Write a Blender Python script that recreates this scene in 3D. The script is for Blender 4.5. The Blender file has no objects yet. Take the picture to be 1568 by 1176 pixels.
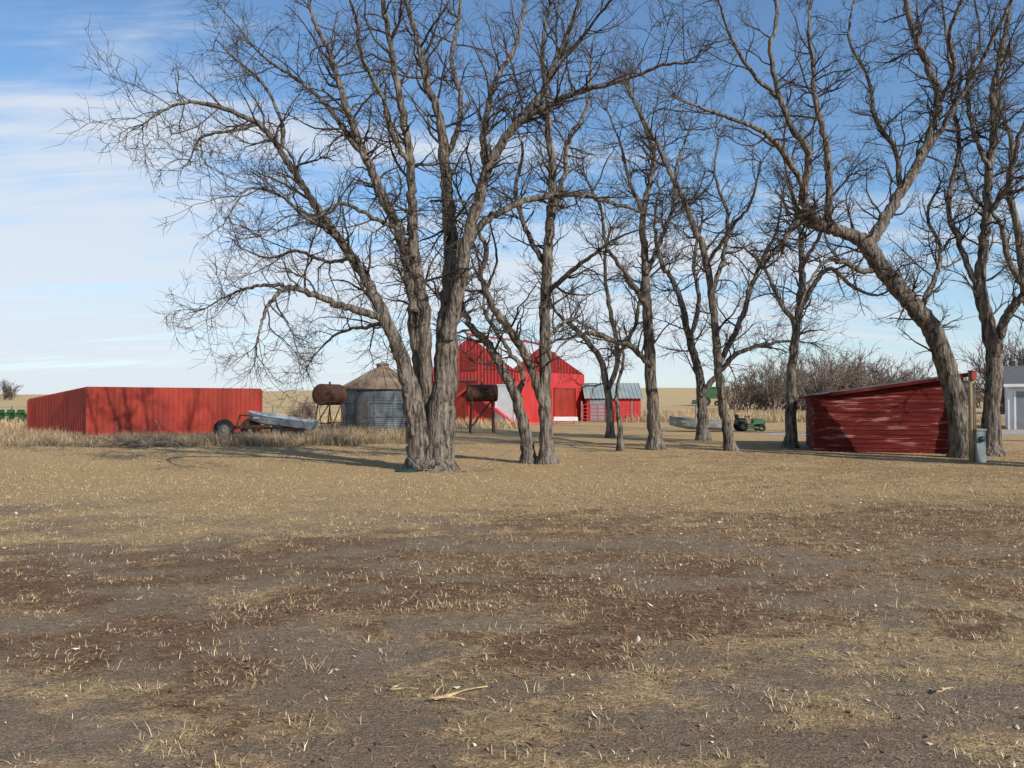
import bpy, math, numpy as np
from mathutils import Vector, Matrix
sc=bpy.context.scene
rng=np.random.default_rng(11)
F=1207.; CX=784.; CY=588.; H=1.65; PT=math.atan(24/F)
def W(px,py,Y):
    a=(px-CX)/F; b=-(py-CY)/F
    dy=math.cos(PT)-b*math.sin(PT); dz=math.sin(PT)+b*math.cos(PT); s=Y/dy
    return np.array([a*s,Y,H+dz*s])
def GX(px,Y): return (px-CX)/F*Y
def nrm(v): return v/np.maximum(np.linalg.norm(v,axis=-1,keepdims=True),1e-9)
_r={}
def vnoise(x,y,seed=0):
    if seed not in _r: _r[seed]=np.random.default_rng(seed+100).random((256,256))
    r=_r[seed]; x=np.asarray(x,float); y=np.asarray(y,float)
    xi=np.floor(x).astype(int); yi=np.floor(y).astype(int); fx=x-xi; fy=y-yi
    fx=fx*fx*(3-2*fx); fy=fy*fy*(3-2*fy); g=lambda a,b:r[a%256,b%256]
    return (g(xi,yi)*(1-fx)+g(xi+1,yi)*fx)*(1-fy)+(g(xi,yi+1)*(1-fx)+g(xi+1,yi+1)*fx)*fy
def fbm(x,y,seed=0,o=4):
    s=0;a=.5;t=0
    for i in range(o):
        s=s+a*vnoise(x*2**i+i*17.3,y*2**i+i*9.1,seed+i); t+=a; a*=.55
    return s/t
def sst(a,b,x):
    t=np.clip((x-a)/(b-a),0,1); return t*t*(3-2*t)
# ---------------------------------------------------------------- materials
def mat(name,c1,c2,scale=3.,rough=.8,metal=0.,bump=0.,bscale=None,stretch=(1,1,1),attr=None,spec=.3,c3=None,lo=.35,hi=.65,bdist=.02):
    m=bpy.data.materials.new(name); m.use_nodes=True; nt=m.node_tree; N=nt.nodes; L=nt.links
    b=N['Principled BSDF']; b.inputs['Roughness'].default_value=rough; b.inputs['Metallic'].default_value=metal
    b.inputs['Specular IOR Level'].default_value=spec
    tc=N.new('ShaderNodeTexCoord'); mp=N.new('ShaderNodeMapping'); mp.inputs['Scale'].default_value=stretch
    L.new(tc.outputs['Object'],mp.inputs[0])
    n=N.new('ShaderNodeTexNoise'); n.inputs['Scale'].default_value=scale; n.inputs['Detail'].default_value=4; n.inputs['Roughness'].default_value=.62
    L.new(mp.outputs[0],n.inputs[0])
    cr=N.new('ShaderNodeValToRGB'); L.new(n.outputs['Fac'],cr.inputs[0])
    cr.color_ramp.elements[0].position=lo; cr.color_ramp.elements[0].color=(*c1,1)
    cr.color_ramp.elements[1].position=hi; cr.color_ramp.elements[1].color=(*c2,1)
    if c3: e=cr.color_ramp.elements.new(min(hi+.08,.99)); e.color=(*c3,1)
    out=cr.outputs[0]
    if attr:
        a=N.new('ShaderNodeAttribute'); a.attribute_name=attr; L.new(a.outputs['Color'],b.inputs['Base Color'])
    else: L.new(out,b.inputs['Base Color'])
    if bump:
        n2=N.new('ShaderNodeTexNoise'); n2.inputs['Scale'].default_value=bscale or scale*3; n2.inputs['Detail'].default_value=3
        L.new(mp.outputs[0],n2.inputs[0]); bp=N.new('ShaderNodeBump'); bp.inputs['Strength'].default_value=bump; bp.inputs['Distance'].default_value=bdist
        L.new(n2.outputs['Fac'],bp.inputs['Height']); L.new(bp.outputs[0],b.inputs['Normal'])
    return m
M={}
M['bark']=mat('bark',(.032,.026,.021),(.24,.20,.16),13,.95,bump=1.,bscale=20,stretch=(1,1,.16),spec=.1,bdist=.09,lo=.36,hi=.62)
M['twig']=bpy.data.materials.new('twig_bark'); M['twig'].use_nodes=True
_b=M['twig'].node_tree.nodes['Principled BSDF']; _b.inputs['Roughness'].default_value=.9; _b.inputs['Specular IOR Level'].default_value=.1
_n=M['twig'].node_tree.nodes.new('ShaderNodeTexNoise'); _n.inputs['Scale'].default_value=3; _n.inputs['Detail'].default_value=1
_c=M['twig'].node_tree.nodes.new('ShaderNodeValToRGB'); _c.color_ramp.elements[0].color=(.04,.032,.026,1); _c.color_ramp.elements[1].color=(.115,.09,.07,1); _c.color_ramp.elements[0].position=.35; _c.color_ramp.elements[1].position=.65
_t=M['twig'].node_tree.nodes.new('ShaderNodeTexCoord'); _l=M['twig'].node_tree.links; _l.new(_t.outputs['Object'],_n.inputs[0]); _l.new(_n.outputs['Fac'],_c.inputs[0]); _l.new(_c.outputs[0],_b.inputs['Base Color'])
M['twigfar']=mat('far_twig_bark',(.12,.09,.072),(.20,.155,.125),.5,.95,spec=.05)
M['redmetal']=mat('red_painted_steel',(.21,.024,.014),(.33,.038,.022),1.3,.55,bump=.1,spec=.3,stretch=(1,1,.4))
M['barnred']=mat('barn_red_steel',(.38,.024,.022),(.50,.036,.032),.8,.45,bump=.05,spec=.4,stretch=(1,1,.4))
M['barnroof']=mat('barn_red_roof_steel',(.48,.036,.034),(.62,.070,.062),.6,.36,bump=.05,spec=.6,stretch=(1,1,1))
M['redwood']=mat('weathered_red_boards',(.065,.010,.009),(.145,.020,.016),2.6,.88,bump=.6,bscale=18,stretch=(.35,.35,3),spec=.12,c3=(.30,.13,.11),lo=.35,hi=.56)
M['dark']=mat('dark_edge',(.018,.017,.016),(.035,.03,.028),5,.7)
M['galv']=mat('galvanised_steel',(.07,.088,.095),(.16,.185,.195),1.6,.5,metal=.25,bump=.1,stretch=(1,1,.5))
M['rustroof']=mat('rusty_roof',(.14,.095,.06),(.28,.21,.145),1.6,.75,bump=.2,c3=(.34,.285,.225))
M['rust']=mat('rust',(.035,.016,.011),(.095,.042,.025),5,.85,bump=.3)
M['steel']=mat('dull_steel',(.08,.075,.07),(.16,.15,.14),6,.6,metal=.2)
M['alum']=mat('aluminium_hull',(.30,.335,.35),(.52,.55,.57),3,.4,metal=.3,bump=.1)
M['tarp']=mat('grey_hull',(.14,.155,.165),(.30,.32,.32),2,.6,bump=.2)
M['white']=mat('white_paint',(.66,.67,.68),(.78,.78,.77),2,.6,bump=.05)
M['greypaint']=mat('grey_paint',(.17,.19,.21),(.22,.24,.26),2,.6)
M['greyroof']=mat('grey_green_roof',(.20,.24,.23),(.30,.35,.33),.8,.55,spec=.4)
M['asph']=mat('asphalt_shingle',(.09,.09,.09),(.15,.15,.15),12,.95,bump=.4)
M['green']=mat('green_paint',(.010,.062,.016),(.02,.10,.026),3,.5,spec=.4)
M['dgreen']=mat('green_plastic',(.010,.038,.028),(.016,.055,.038),8,.6,spec=.3)
M['rubber']=mat('rubber',(.015,.015,.015),(.03,.028,.026),9,.85)
M['glass']=mat('dark_glass',(.02,.025,.03),(.04,.05,.06),2,.1,spec=.8)
M['post']=mat('weathered_post',(.20,.14,.065),(.36,.265,.14),6,.9,bump=.5,stretch=(1,1,.2))
M['box']=mat('utility_box_grey',(.15,.18,.165),(.21,.24,.225),5,.55)
M['wood']=mat('grey_wood',(.13,.11,.088),(.27,.225,.18),5,.95,bump=.5,stretch=(1,1,.3))
M['grass']=mat('dead_grass',(.7,.7,.7),(1.15,1.15,1.15),2,.85,attr='Col',spec=.12)
M['leaf']=mat('dry_leaf',(.7,.7,.7),(1.1,1.1,1.1),30,.8,attr='Col',spec=.2)
M['husk']=mat('corn_husk',(.46,.31,.13),(.68,.50,.25),14,.7,bump=.4,stretch=(1,1,1))
M['gravel']=mat('gravel',(.30,.27,.23),(.46,.42,.37),9,.95,bump=.5,bscale=40)
def ground_mat():
    # vertex attribute Col: R=grass cover, G=leaf-litter cover, B=stubble field; broken up by fine procedural noise
    m=bpy.data.materials.new('dry_ground'); m.use_nodes=True; nt=m.node_tree; N=nt.nodes; L=nt.links
    b=N['Principled BSDF']; b.inputs['Roughness'].default_value=.97; b.inputs['Specular IOR Level'].default_value=.06
    tc=N.new('ShaderNodeTexCoord'); a=N.new('ShaderNodeAttribute'); a.attribute_name='Col'
    sp=N.new('ShaderNodeSeparateColor'); L.new(a.outputs['Color'],sp.inputs[0])
    def noise(s,d=6,r=.6,off=0,st=(1,1,1)):
        mp=N.new('ShaderNodeMapping'); mp.inputs['Location'].default_value=(off,off*.7,0); mp.inputs['Scale'].default_value=st; L.new(tc.outputs['Object'],mp.inputs[0])
        n=N.new('ShaderNodeTexNoise'); n.inputs['Scale'].default_value=s; n.inputs['Detail'].default_value=d; n.inputs['Roughness'].default_value=r
        L.new(mp.outputs[0],n.inputs[0]); return n.outputs['Fac']
    def ramp(n,p0,v0,p1,v1):
        r=N.new('ShaderNodeValToRGB'); e=r.color_ramp.elements; e[0].position=p0; e[1].position=p1
        e[0].color=(*v0,1) if hasattr(v0,'__len__') else (v0,v0,v0,1); e[1].color=(*v1,1) if hasattr(v1,'__len__') else (v1,v1,v1,1)
        L.new(n,r.inputs[0]); return r.outputs[0]
    def mixc(f_,x,y,bt='MIX'):
        mx=N.new('ShaderNodeMix'); mx.data_type='RGBA'; mx.blend_type=bt
        if isinstance(f_,(int,float)): mx.inputs[0].default_value=f_
        else: L.new(f_,mx.inputs[0])
        L.new(x,mx.inputs[6]); L.new(y,mx.inputs[7]); return mx.outputs[2]
    def brk(ch,nz,amp,lo,hi):
        q=N.new('ShaderNodeMath'); q.operation='MULTIPLY_ADD'; L.new(nz,q.inputs[0]); q.inputs[1].default_value=amp
        q2=N.new('ShaderNodeMath'); q2.operation='SUBTRACT'; L.new(ch,q2.inputs[0]); q2.inputs[1].default_value=amp*.5; L.new(q2.outputs[0],q.inputs[2])
        r=N.new('ShaderNodeMapRange'); r.interpolation_type='SMOOTHSTEP'; r.inputs[1].default_value=lo; r.inputs[2].default_value=hi; L.new(q.outputs[0],r.inputs[0]); return r.outputs[0]
    fine=noise(70,3,.8); n14=noise(12,5,.85,3.1,(1,1.5,1)); n5=noise(4.5,6,.8,8.2,(1,1.4,1))
    soil=ramp(n5,.3,(.20,.145,.098),.7,(.34,.262,.188)); gr=ramp(n14,.30,(.30,.195,.095),.68,(.66,.475,.25)); red=ramp(n14,.34,(.105,.055,.033),.68,(.30,.185,.115))
    c=mixc(brk(sp.outputs[0],n14,2.6,.15,.95),soil,gr); c=mixc(brk(sp.outputs[1],n5,2.2,.30,1.15),c,red)
    fld=ramp(n5,.3,(.46,.335,.17),.7,(.58,.435,.24)); c=mixc(sp.outputs[2],c,fld)
    c=mixc(1.,c,ramp(fine,.34,(.48,.46,.45),.66,(1.5,1.47,1.42)),'MULTIPLY')
    L.new(c,b.inputs['Base Color'])
    ad=N.new('ShaderNodeMath'); ad.operation='MULTIPLY_ADD'; L.new(n14,ad.inputs[0]); ad.inputs[1].default_value=1.8; L.new(fine,ad.inputs[2])
    bp=N.new('ShaderNodeBump'); bp.inputs['Strength'].default_value=.9; bp.inputs['Distance'].default_value=.025
    L.new(ad.outputs[0],bp.inputs['Height']); L.new(bp.outputs[0],b.inputs['Normal'])
    return m
M['ground']=ground_mat()
# ---------------------------------------------------------------- mesh helpers
def fastmesh(name,V,Fc,mt,col=None,smooth=False,origin=None):
    V=np.asarray(V,np.float32).reshape(-1,3); Fc=np.asarray(Fc,np.int32)
    if origin is not None: V=V-np.asarray(origin,np.float32)
    me=bpy.data.meshes.new(name); k=Fc.shape[1]; nf=len(Fc)
    me.vertices.add(len(V)); me.vertices.foreach_set('co',V.ravel())
    me.loops.add(nf*k); me.loops.foreach_set('vertex_index',Fc.ravel())
    me.polygons.add(nf); me.polygons.foreach_set('loop_start',np.arange(0,nf*k,k,dtype=np.int32))
    me.polygons.foreach_set('use_smooth',np.full(nf,smooth))
    if col is not None:
        at=me.color_attributes.new('Col','FLOAT_COLOR','POINT')
        c=np.ones((len(V),4),np.float32); c[:,:3]=col; at.data.foreach_set('color',c.ravel())
    for x in (mt if isinstance(mt,list) else [mt]): me.materials.append(x)
    me.update(calc_edges=True)
    o=bpy.data.objects.new(name,me); sc.collection.objects.link(o)
    if origin is not None: o.location=[float(q) for q in origin]
    return o
def empty(name,loc):
    o=bpy.data.objects.new(name,None); o.location=[float(q) for q in loc]; o.empty_display_size=.3; sc.collection.objects.link(o); return o
class Part:
    def __init__(s): s.v=[]; s.f=[]
    def raw(s,v,f):
        n=len(s.v); s.v+= [tuple(float(c) for c in q) for q in v]; s.f+=[tuple(i+n for i in q) for q in f]; return s
    def box(s,c,size,rz=0,ry=0,rx=0,taper=1.):
        R=Matrix.Rotation(rz,3,'Z')@Matrix.Rotation(ry,3,'Y')@Matrix.Rotation(rx,3,'X'); v=[]
        for z in(-1,1):
            k=taper if z>0 else 1
            for x,y in((-1,-1),(1,-1),(1,1),(-1,1)):
                v.append(tuple(R@Vector((x*size[0]/2*k,y*size[1]/2*k,z*size[2]/2))+Vector([float(q) for q in c])))
        return s.raw(v,[(3,2,1,0),(4,5,6,7),(0,1,5,4),(1,2,6,5),(2,3,7,6),(3,0,4,7)])
    def cyl(s,a,b,r,n=10,r2=None):
        a=np.array(a,float); b=np.array(b,float); t=nrm(b-a); u=nrm(np.cross(t,[0,0,1.]) if abs(t[2])<.9 else np.cross(t,[1.,0,0])); w=np.cross(t,u)
        r2=r if r2 is None else r2; v=[]
        for p,q in((a,r),(b,r2)):
            for i in range(n):
                an=2*math.pi*i/n; v.append(p+q*(math.cos(an)*u+math.sin(an)*w))
        f=[(i,(i+1)%n,n+(i+1)%n,n+i) for i in range(n)]+[tuple(range(n))[::-1],tuple(range(n,2*n))]
        return s.raw(v,f)
    def lathe(s,c,axis,prof,n=24):
        c=np.array(c,float); t=nrm(np.array(axis,float)); u=nrm(np.cross(t,[0,0,1.]) if abs(t[2])<.9 else np.array([1.,0,0])); w=np.cross(t,u); v=[];f=[]
        for r,h in prof:
            for i in range(n):
                an=2*math.pi*i/n; v.append(c+t*h+r*(math.cos(an)*u+math.sin(an)*w))
        for k in range(len(prof)-1):
            for i in range(n): j=(i+1)%n; f.append((k*n+i,k*n+j,(k+1)*n+j,(k+1)*n+i))
        return s.raw(v,f)
    def make(s,name,mt,parent,smooth=False,bevel=0):
        me=bpy.data.meshes.new(name); me.from_pydata(s.v,[],s.f); me.materials.append(mt)
        if smooth: me.polygons.foreach_set('use_smooth',[True]*len(me.polygons))
        me.update(); o=bpy.data.objects.new(name,me); sc.collection.objects.link(o)
        if parent is not None: o.parent=parent; o.location=-parent.location
        if bevel:
            b=o.modifiers.new('b','BEVEL'); b.width=bevel; b.segments=2; b.limit_method='ANGLE'
        return o
def wheel(pt_t,pt_r,c,axis,R,w):
    pt_t.lathe(c,axis,[(R*.58,-w/2),(R*.9,-w/2),(R,-w*.3),(R,w*.3),(R*.9,w/2),(R*.58,w/2)],26)
    pt_r.lathe(c,axis,[(0.01,-w*.1),(R*.2,-w*.25),(R*.45,-w*.15),(R*.6,-w*.4),(R*.6,w*.4),(R*.45,w*.15),(R*.2,w*.25),(0.01,w*.1)],20)
RIB=lambda sp,h:[(0,0),(.62*sp,0),(.70*sp,h),(.88*sp,h),(.96*sp,0)]
LAP=lambda sp,h:[(0,h),(.985*sp,0)]
def ribbed(part,P0,U,V,N,LU,t0,t1,prof,sp,extra=()):
    P0,U,V,N=[np.array(q,float) for q in(P0,U,V,N)]; cols=[]
    k=0
    while k*sp<LU:
        for a,o in prof:
            s=k*sp+a
            if s<LU: cols.append((s,o))
        k+=1
    cols.append((LU,0))
    for e in extra: cols.append((e,0))
    cols.sort()
    v=[];f=[]
    for i,(s,o) in enumerate(cols):
        for t in(t0(s),t1(s)): v.append(P0+U*s+V*t+N*o)
        if i: f.append((2*i-2,2*i,2*i+1,2*i-1))
    part.raw(v,f)
# ---------------------------------------------------------------- world / light / camera
SAZ=(0.65,-0.76); EL=math.radians(29)
w=bpy.data.worlds.new('World'); sc.world=w; w.use_nodes=True; nt=w.node_tree; N=nt.nodes; L=nt.links
bg=N['Background']; sky=N.new('ShaderNodeTexSky'); sky.sky_type='NISHITA'; sky.sun_disc=False; sky.sun_elevation=EL
sky.sun_rotation=math.atan2(SAZ[0],SAZ[1]); sky.air_density=1.0; sky.dust_density=.3; sky.ozone_density=2.2
bg.inputs[1].default_value=.13
tc=N.new('ShaderNodeTexCoord'); sp=N.new('ShaderNodeSeparateXYZ'); L.new(tc.outputs['Generated'],sp.inputs[0])
def mth(op,a,b=None,c=None,clamp=False):
    n=N.new('ShaderNodeMath'); n.operation=op; n.use_clamp=clamp
    for i,x in enumerate((a,b,c)):
        if x is None: continue
        if isinstance(x,(int,float)): n.inputs[i].default_value=x
        else: L.new(x,n.inputs[i])
    return n.outputs[0]
X,Y_,Z=sp.outputs; zz=mth('ADD',mth('MAXIMUM',Z,0.),.13)
cb=N.new('ShaderNodeCombineXYZ'); L.new(mth('DIVIDE',X,zz),cb.inputs[0]); L.new(mth('DIVIDE',Y_,zz),cb.inputs[1])
def cnoise(rot,scl,loc,s,rg,ds):
    mp=N.new('ShaderNodeMapping'); mp.inputs['Rotation'].default_value=(0,0,math.radians(rot)); mp.inputs['Scale'].default_value=(scl[0],scl[1],1); mp.inputs['Location'].default_value=(*loc,0); L.new(cb.outputs[0],mp.inputs[0])
    cn=N.new('ShaderNodeTexNoise'); cn.noise_dimensions='2D'; cn.inputs['Scale'].default_value=s; cn.inputs['Detail'].default_value=6; cn.inputs['Roughness'].default_value=rg; cn.inputs['Distortion'].default_value=ds; L.new(mp.outputs[0],cn.inputs[0]); return cn.outputs['Fac']
c1=cnoise(-16,(.45,1.5),(3.1,1.7),1.0,.55,.6); c2=cnoise(-28,(.7,3.2),(7.7,2.2),1.4,.62,.8)
nz=mth('ADD',mth('MULTIPLY',c1,.66),mth('MULTIPLY',c2,.34))
bias=mth('ADD',mth('MINIMUM',mth('MULTIPLY',mth('SUBTRACT',.30,Z),.85),.12),mth('MULTIPLY',X,-.15))
cv=mth('ADD',nz,bias)
mr=N.new('ShaderNodeMapRange'); mr.interpolation_type='SMOOTHSTEP'; mr.inputs[1].default_value=.45; mr.inputs[2].default_value=.70; mr.inputs[3].default_value=.03; mr.inputs[4].default_value=.88; L.new(cv,mr.inputs[0])
haze=mth('MULTIPLY',mth('SUBTRACT',1.,mth('DIVIDE',mth('MAXIMUM',Z,0.),.20),None,True),.55)
fac=mth('SUBTRACT',1.,mth('MULTIPLY',mth('SUBTRACT',1.,mr.outputs[0]),mth('SUBTRACT',1.,haze)))
gn=N.new('ShaderNodeMix'); gn.data_type='RGBA'; gn.blend_type='MULTIPLY'; gn.inputs[0].default_value=1; L.new(sky.outputs[0],gn.inputs[6]); gn.inputs[7].default_value=(.82,1.04,1.18,1)
mx=N.new('ShaderNodeMix'); mx.data_type='RGBA'; L.new(fac,mx.inputs[0]); L.new(gn.outputs[2],mx.inputs[6]); mx.inputs[7].default_value=(5.7,6.15,6.75,1)
L.new(mx.outputs[2],bg.inputs[0])
sl=bpy.data.lights.new('sun','SUN'); sl.energy=5.0; sl.angle=math.radians(.5); sl.color=(1,.94,.86); so=bpy.data.objects.new('sun',sl); sc.collection.objects.link(so)
sd=Vector((SAZ[0]*math.cos(EL),SAZ[1]*math.cos(EL),math.sin(EL))); so.rotation_euler=sd.to_track_quat('Z','Y').to_euler(); so.location=(20,-20,30)
cd=bpy.data.cameras.new('camera'); cam=bpy.data.objects.new('camera',cd); sc.collection.objects.link(cam); sc.camera=cam
cam.location=(0,0,H); cam.rotation_euler=(math.pi/2+PT,0,0); cd.sensor_width=36; cd.lens=36*F/1568; cd.clip_end=8000; cd.clip_start=.05
sc.view_settings.view_transform='Standard'; sc.view_settings.look='None'; sc.view_settings.exposure=0
# ---------------------------------------------------------------- ground
def zones(x,y):
    n1=fbm(x*.45+3,y*.75,1,6); n2=fbm(x*.25,y*.5+8,5); n3=fbm(x*1.7,y*2.9,9,5)
    yy=y+(n2-.5)*6+(n3-.5)*7
    g=.80*sst(7.5,13.5,yy)+.20*sst(12,17,yy)
    tuft=sst(.42,.60,n1*.38+n3*.62+.07*np.clip(x,-2,3)/3)
    g=np.clip(g*.92+(1-g)*(.10+tuft*.60),0,1)
    lit=sst(5.0,8.0,yy)*(1-sst(9.0,13.5,yy+np.clip(-x,-6,4)*.25))*sst(.34,.58,n1*.4+n3*.6+.05)
    lit=np.clip(lit*.9+.55*sst(.48,.62,fbm(x*.9+5,y*1.3,14,6))*(1-sst(6,9,y))+.6*sst(10,13,y)*(1-sst(24,30,y))*sst(-3,5,x)*sst(.38,.6,n1*.4+n3*.6+.06),0,1)
    return g,lit
def gcol(x,y):
    g,l=zones(x,y); return np.stack([g,l,sst(55,110,y)],-1)
def gz(x,y):
    near=.045*(fbm(x*.8,y*.8,40)-.5)+.04*(fbm(x*4,y*4,44)-.5)
    b=x/np.maximum(y,1.)
    hill=sst(95,460,y)*(4.6+3.6*sst(-.55,-.05,b)+1.6*(fbm(x/150,y/300,50)-.5))
    return near*(1-sst(20,34,y))+hill
ys=[-300,-80,-25,-8,-2,0,1,1.7]; s=.04; y=2.
while y<4000: ys.append(y); s*=1.0135; y+=s
xs=[0]; s=.05; x=0
while x<4000: s*=1.017; x+=s; xs.append(x)
xs=np.array(sorted([-q for q in xs[1:]]+xs)); ys=np.array(ys)
gx,gy=np.meshgrid(xs,ys); zgr=gz(gx,gy); V=np.stack([gx,gy,zgr],-1).reshape(-1,3); nx=len(xs); ny=len(ys)
ii=np.arange(nx*ny).reshape(ny,nx); Q=np.stack([ii[:-1,:-1],ii[:-1,1:],ii[1:,1:],ii[1:,:-1]],-1).reshape(-1,4)
fastmesh('ground',V,Q,M['ground'],col=gcol(gx,gy).reshape(-1,3),smooth=True)
p=Part(); dv=[]
for i in range(41):
    x=12+i*1.4; y0=36.5+1.0*math.sin(i*.18); dv+= [(x,y0,.005),(x,y0+5-3*max(0,1-i/9),.005)]
p.raw(dv,[(2*i,2*i+2,2*i+3,2*i+1) for i in range(40)]); p.make('gravel_driveway',M['gravel'],None)
# ---------------------------------------------------------------- blades
def blades(x,y,h,wd,lean,col,az=None,z=None):
    n=len(x); az=rng.uniform(0,2*np.pi,n) if az is None else az
    z=gz(x,y)-.004 if z is None else z
    B=np.stack([x,y,z],-1); D=np.stack([np.cos(az),np.sin(az),0*az],-1); s2=az+np.pi/2+rng.normal(0,.5,n); S=np.stack([np.cos(s2),np.sin(s2),0*az],-1)
    U=np.array([0,0,1.]); hh=h[:,None]; l=lean[:,None]; ww=wd[:,None]*.5
    c=np.cos(l); q=np.sin(l)
    m=B+hh*.5*(D*q*.8+U*np.maximum(c,.06)*1.05); t=B+hh*(D*q*1.1+U*np.maximum(c,.04)*.88)
    V=np.stack([B-S*ww,B+S*ww,m-S*ww*.8,m+S*ww*.8,t],1)
    k=np.arange(n)[:,None,None]*5; T=np.array([[0,1,2],[1,3,2],[2,3,4]])[None]+k
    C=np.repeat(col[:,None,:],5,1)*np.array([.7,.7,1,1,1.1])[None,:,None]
    return V.reshape(-1,3),T.reshape(-1,3),C.reshape(-1,3)
def joinb(name,L_,mt):
    vs=[];fs=[];cs=[];o=0
    for v,f,c in L_: vs.append(v);fs.append(f+o);cs.append(c);o+=len(v)
    fastmesh(name,np.concatenate(vs),np.concatenate(fs),mt,col=np.concatenate(cs))
def pal(n,a,b,var=.18):
    t=rng.random((n,1)); return (np.array(a)*(1-t)+np.array(b)*t)*(1+rng.normal(0,var,(n,1))).clip(.35,1.5)
STR_A=(.34,.23,.115); STR_B=(.74,.585,.36)
def area(n,y0,y1,k=.78,m=2.):
    y=rng.uniform(y0,y1,n*2); keep=rng.random(n*2)<(k*y+m)/(k*y1+m); y=y[keep][:n]; x=rng.uniform(-1,1,len(y))*(k*y+m); return x,y
def thin(x,y,f):
    g,l=zones(x,y); k=rng.random(len(x))<f(g,l,y); return x[k],y[k]
BL=[]
# flattened dead tufts
x,y=area(17000,2.3,17); x,y=thin(x,y,lambda g,l,y:np.clip(.07+.62*g,0,1)*(1-.55*sst(11,14,y)))
nb=rng.integers(8,36,len(x)); sz=rng.uniform(.35,1.,len(x))*(1+.5*(rng.random(len(x))<.10)); i=np.repeat(np.arange(len(x)),nb); n=len(i)
rr=rng.exponential(.034,n)*sz[i]*1.4; aa=rng.uniform(0,2*np.pi,n)
BL.append(blades(x[i]+rr*np.cos(aa)*1.8,y[i]+rr*np.sin(aa),rng.uniform(.025,.095,n)*sz[i],rng.uniform(.0025,.0055,n),rng.beta(2.6,1.4,n)*1.52,pal(n,STR_A,STR_B,.28),az=aa+rng.normal(0,1.1,n)))
x,y=area(90000,2.3,14); x,y=thin(x,y,lambda g,l,y:np.clip(.08+.9*g-.1*l,0,1)); n=len(x)
BL.append(blades(x,y,rng.uniform(.012,.045,n),rng.uniform(.0025,.0055,n),rng.uniform(.6,1.52,n),pal(n,(.32,.21,.10),(.66,.50,.29),.25)))
x,y=area(75000,2.3,14); x,y=thin(x,y,lambda g,l,y:np.clip(.3+.5*g,0,1)); n=len(x)
BL.append(blades(x,y,rng.uniform(.012,.08,n),rng.uniform(.0018,.005,n),rng.uniform(1.42,1.54,n),pal(n,(.24,.15,.08),(.66,.51,.31),.25),z=gz(x,y)+.006))
x,y=area(110000,13,30,.8,3); m_=fbm(x*1.3,y*1.6,71); k_=rng.random(len(x))<sst(.3,.6,m_)+.15; x=x[k_];y=y[k_]; x,y=thin(x,y,lambda g,l,y:np.clip(.95-.5*l,0,1)); n=len(x)
BL.append(blades(x,y,rng.uniform(.02,.07,n),rng.uniform(.006,.012,n),rng.uniform(.5,1.48,n),pal(n,(.36,.235,.11),(.76,.57,.31),.22)))
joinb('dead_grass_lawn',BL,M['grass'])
TG=[]
def tall(n,x0,x1,y0,y1,h0,h1,a,b,seed=60,th=.45,wd=.012):
    x=rng.uniform(x0,x1,n); y=rng.uniform(y0,y1,n); m=fbm(x*.45,y*.6,seed); e=sst(0,1.6,y-y0)*sst(0,1.5,x1-x)
    k=rng.random(n)<sst(th-.12,th+.12,m)*(.25+.75*e); x=x[k];y=y[k];m=m[k]; n=len(x)
    TG.append(blades(x,y,rng.uniform(h0,h1,n)*(.35+1.1*m),rng.uniform(.6,1.3,n)*wd,np.abs(rng.normal(.65,.45,n)),pal(n,a,b,.28)))
tall(58000,-26,-3.0,27.3,33.5,.15,.55,(.20,.14,.085),(.50,.38,.235))
tall(16000,-12,-2.5,33,40,.2,.6,(.20,.14,.085),(.49,.375,.23))
tall(9000,-27,-17.5,31,39,.25,.6,(.22,.15,.09),(.49,.375,.23),th=.3)
tall(18000,-45,-24,30,52,.3,.8,(.26,.175,.10),(.54,.41,.24),th=.3,wd=.018)
tall(26000,-30,1,44,75,.3,.8,(.32,.23,.12),(.62,.47,.27),th=.3,wd=.03)
tall(34000,8,36,56,85,.4,1.0,(.30,.21,.11),(.62,.47,.27),th=.3,wd=.035)
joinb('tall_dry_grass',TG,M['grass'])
def leaves(x,y,size,col):
    n=len(x); z=gz(x,y)+.008; c=np.stack([x,y,z],-1); a=rng.uniform(0,6.28,n); ti=rng.normal(0,.35,(n,2))
    U=np.stack([np.cos(a),np.sin(a),ti[:,0]],-1)*size[:,None]; Vv=np.stack([-np.sin(a),np.cos(a),ti[:,1]],-1)*size[:,None]*rng.uniform(.35,.7,(n,1))
    up=np.array([0,0,1.])*size[:,None]*.25
    P=np.stack([c-U+up,c-Vv,c+U+up,c+Vv],1); k=np.arange(n)[:,None,None]*4; T=np.array([[0,1,2],[0,2,3]])[None]+k
    return P.reshape(-1,3),T.reshape(-1,3),np.repeat(col,4,0)
LL=[]
x,y=area(70000,2.3,24); x,y=thin(x,y,lambda g,l,y:.10+.88*l); n=len(x); LL.append(leaves(x,y,rng.uniform(.007,.020,n),pal(n,(.13,.065,.038),(.32,.19,.11),.3)))
x,y=area(11000,2.3,24); k=rng.random(len(x))<(.25+.75*sst(-4,5,x)); x=x[k];y=y[k]; n=len(x); LL.append(leaves(x,y,rng.uniform(.006,.020,n),pal(n,(.42,.31,.19),(.68,.57,.41),.2)))
x,y=area(260,2.6,22); n=len(x); LL.append(leaves(x,y,rng.uniform(.016,.032,n),pal(n,(.48,.38,.25),(.72,.64,.50),.12)))
joinb('leaf_litter',LL,M['leaf'])
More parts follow.
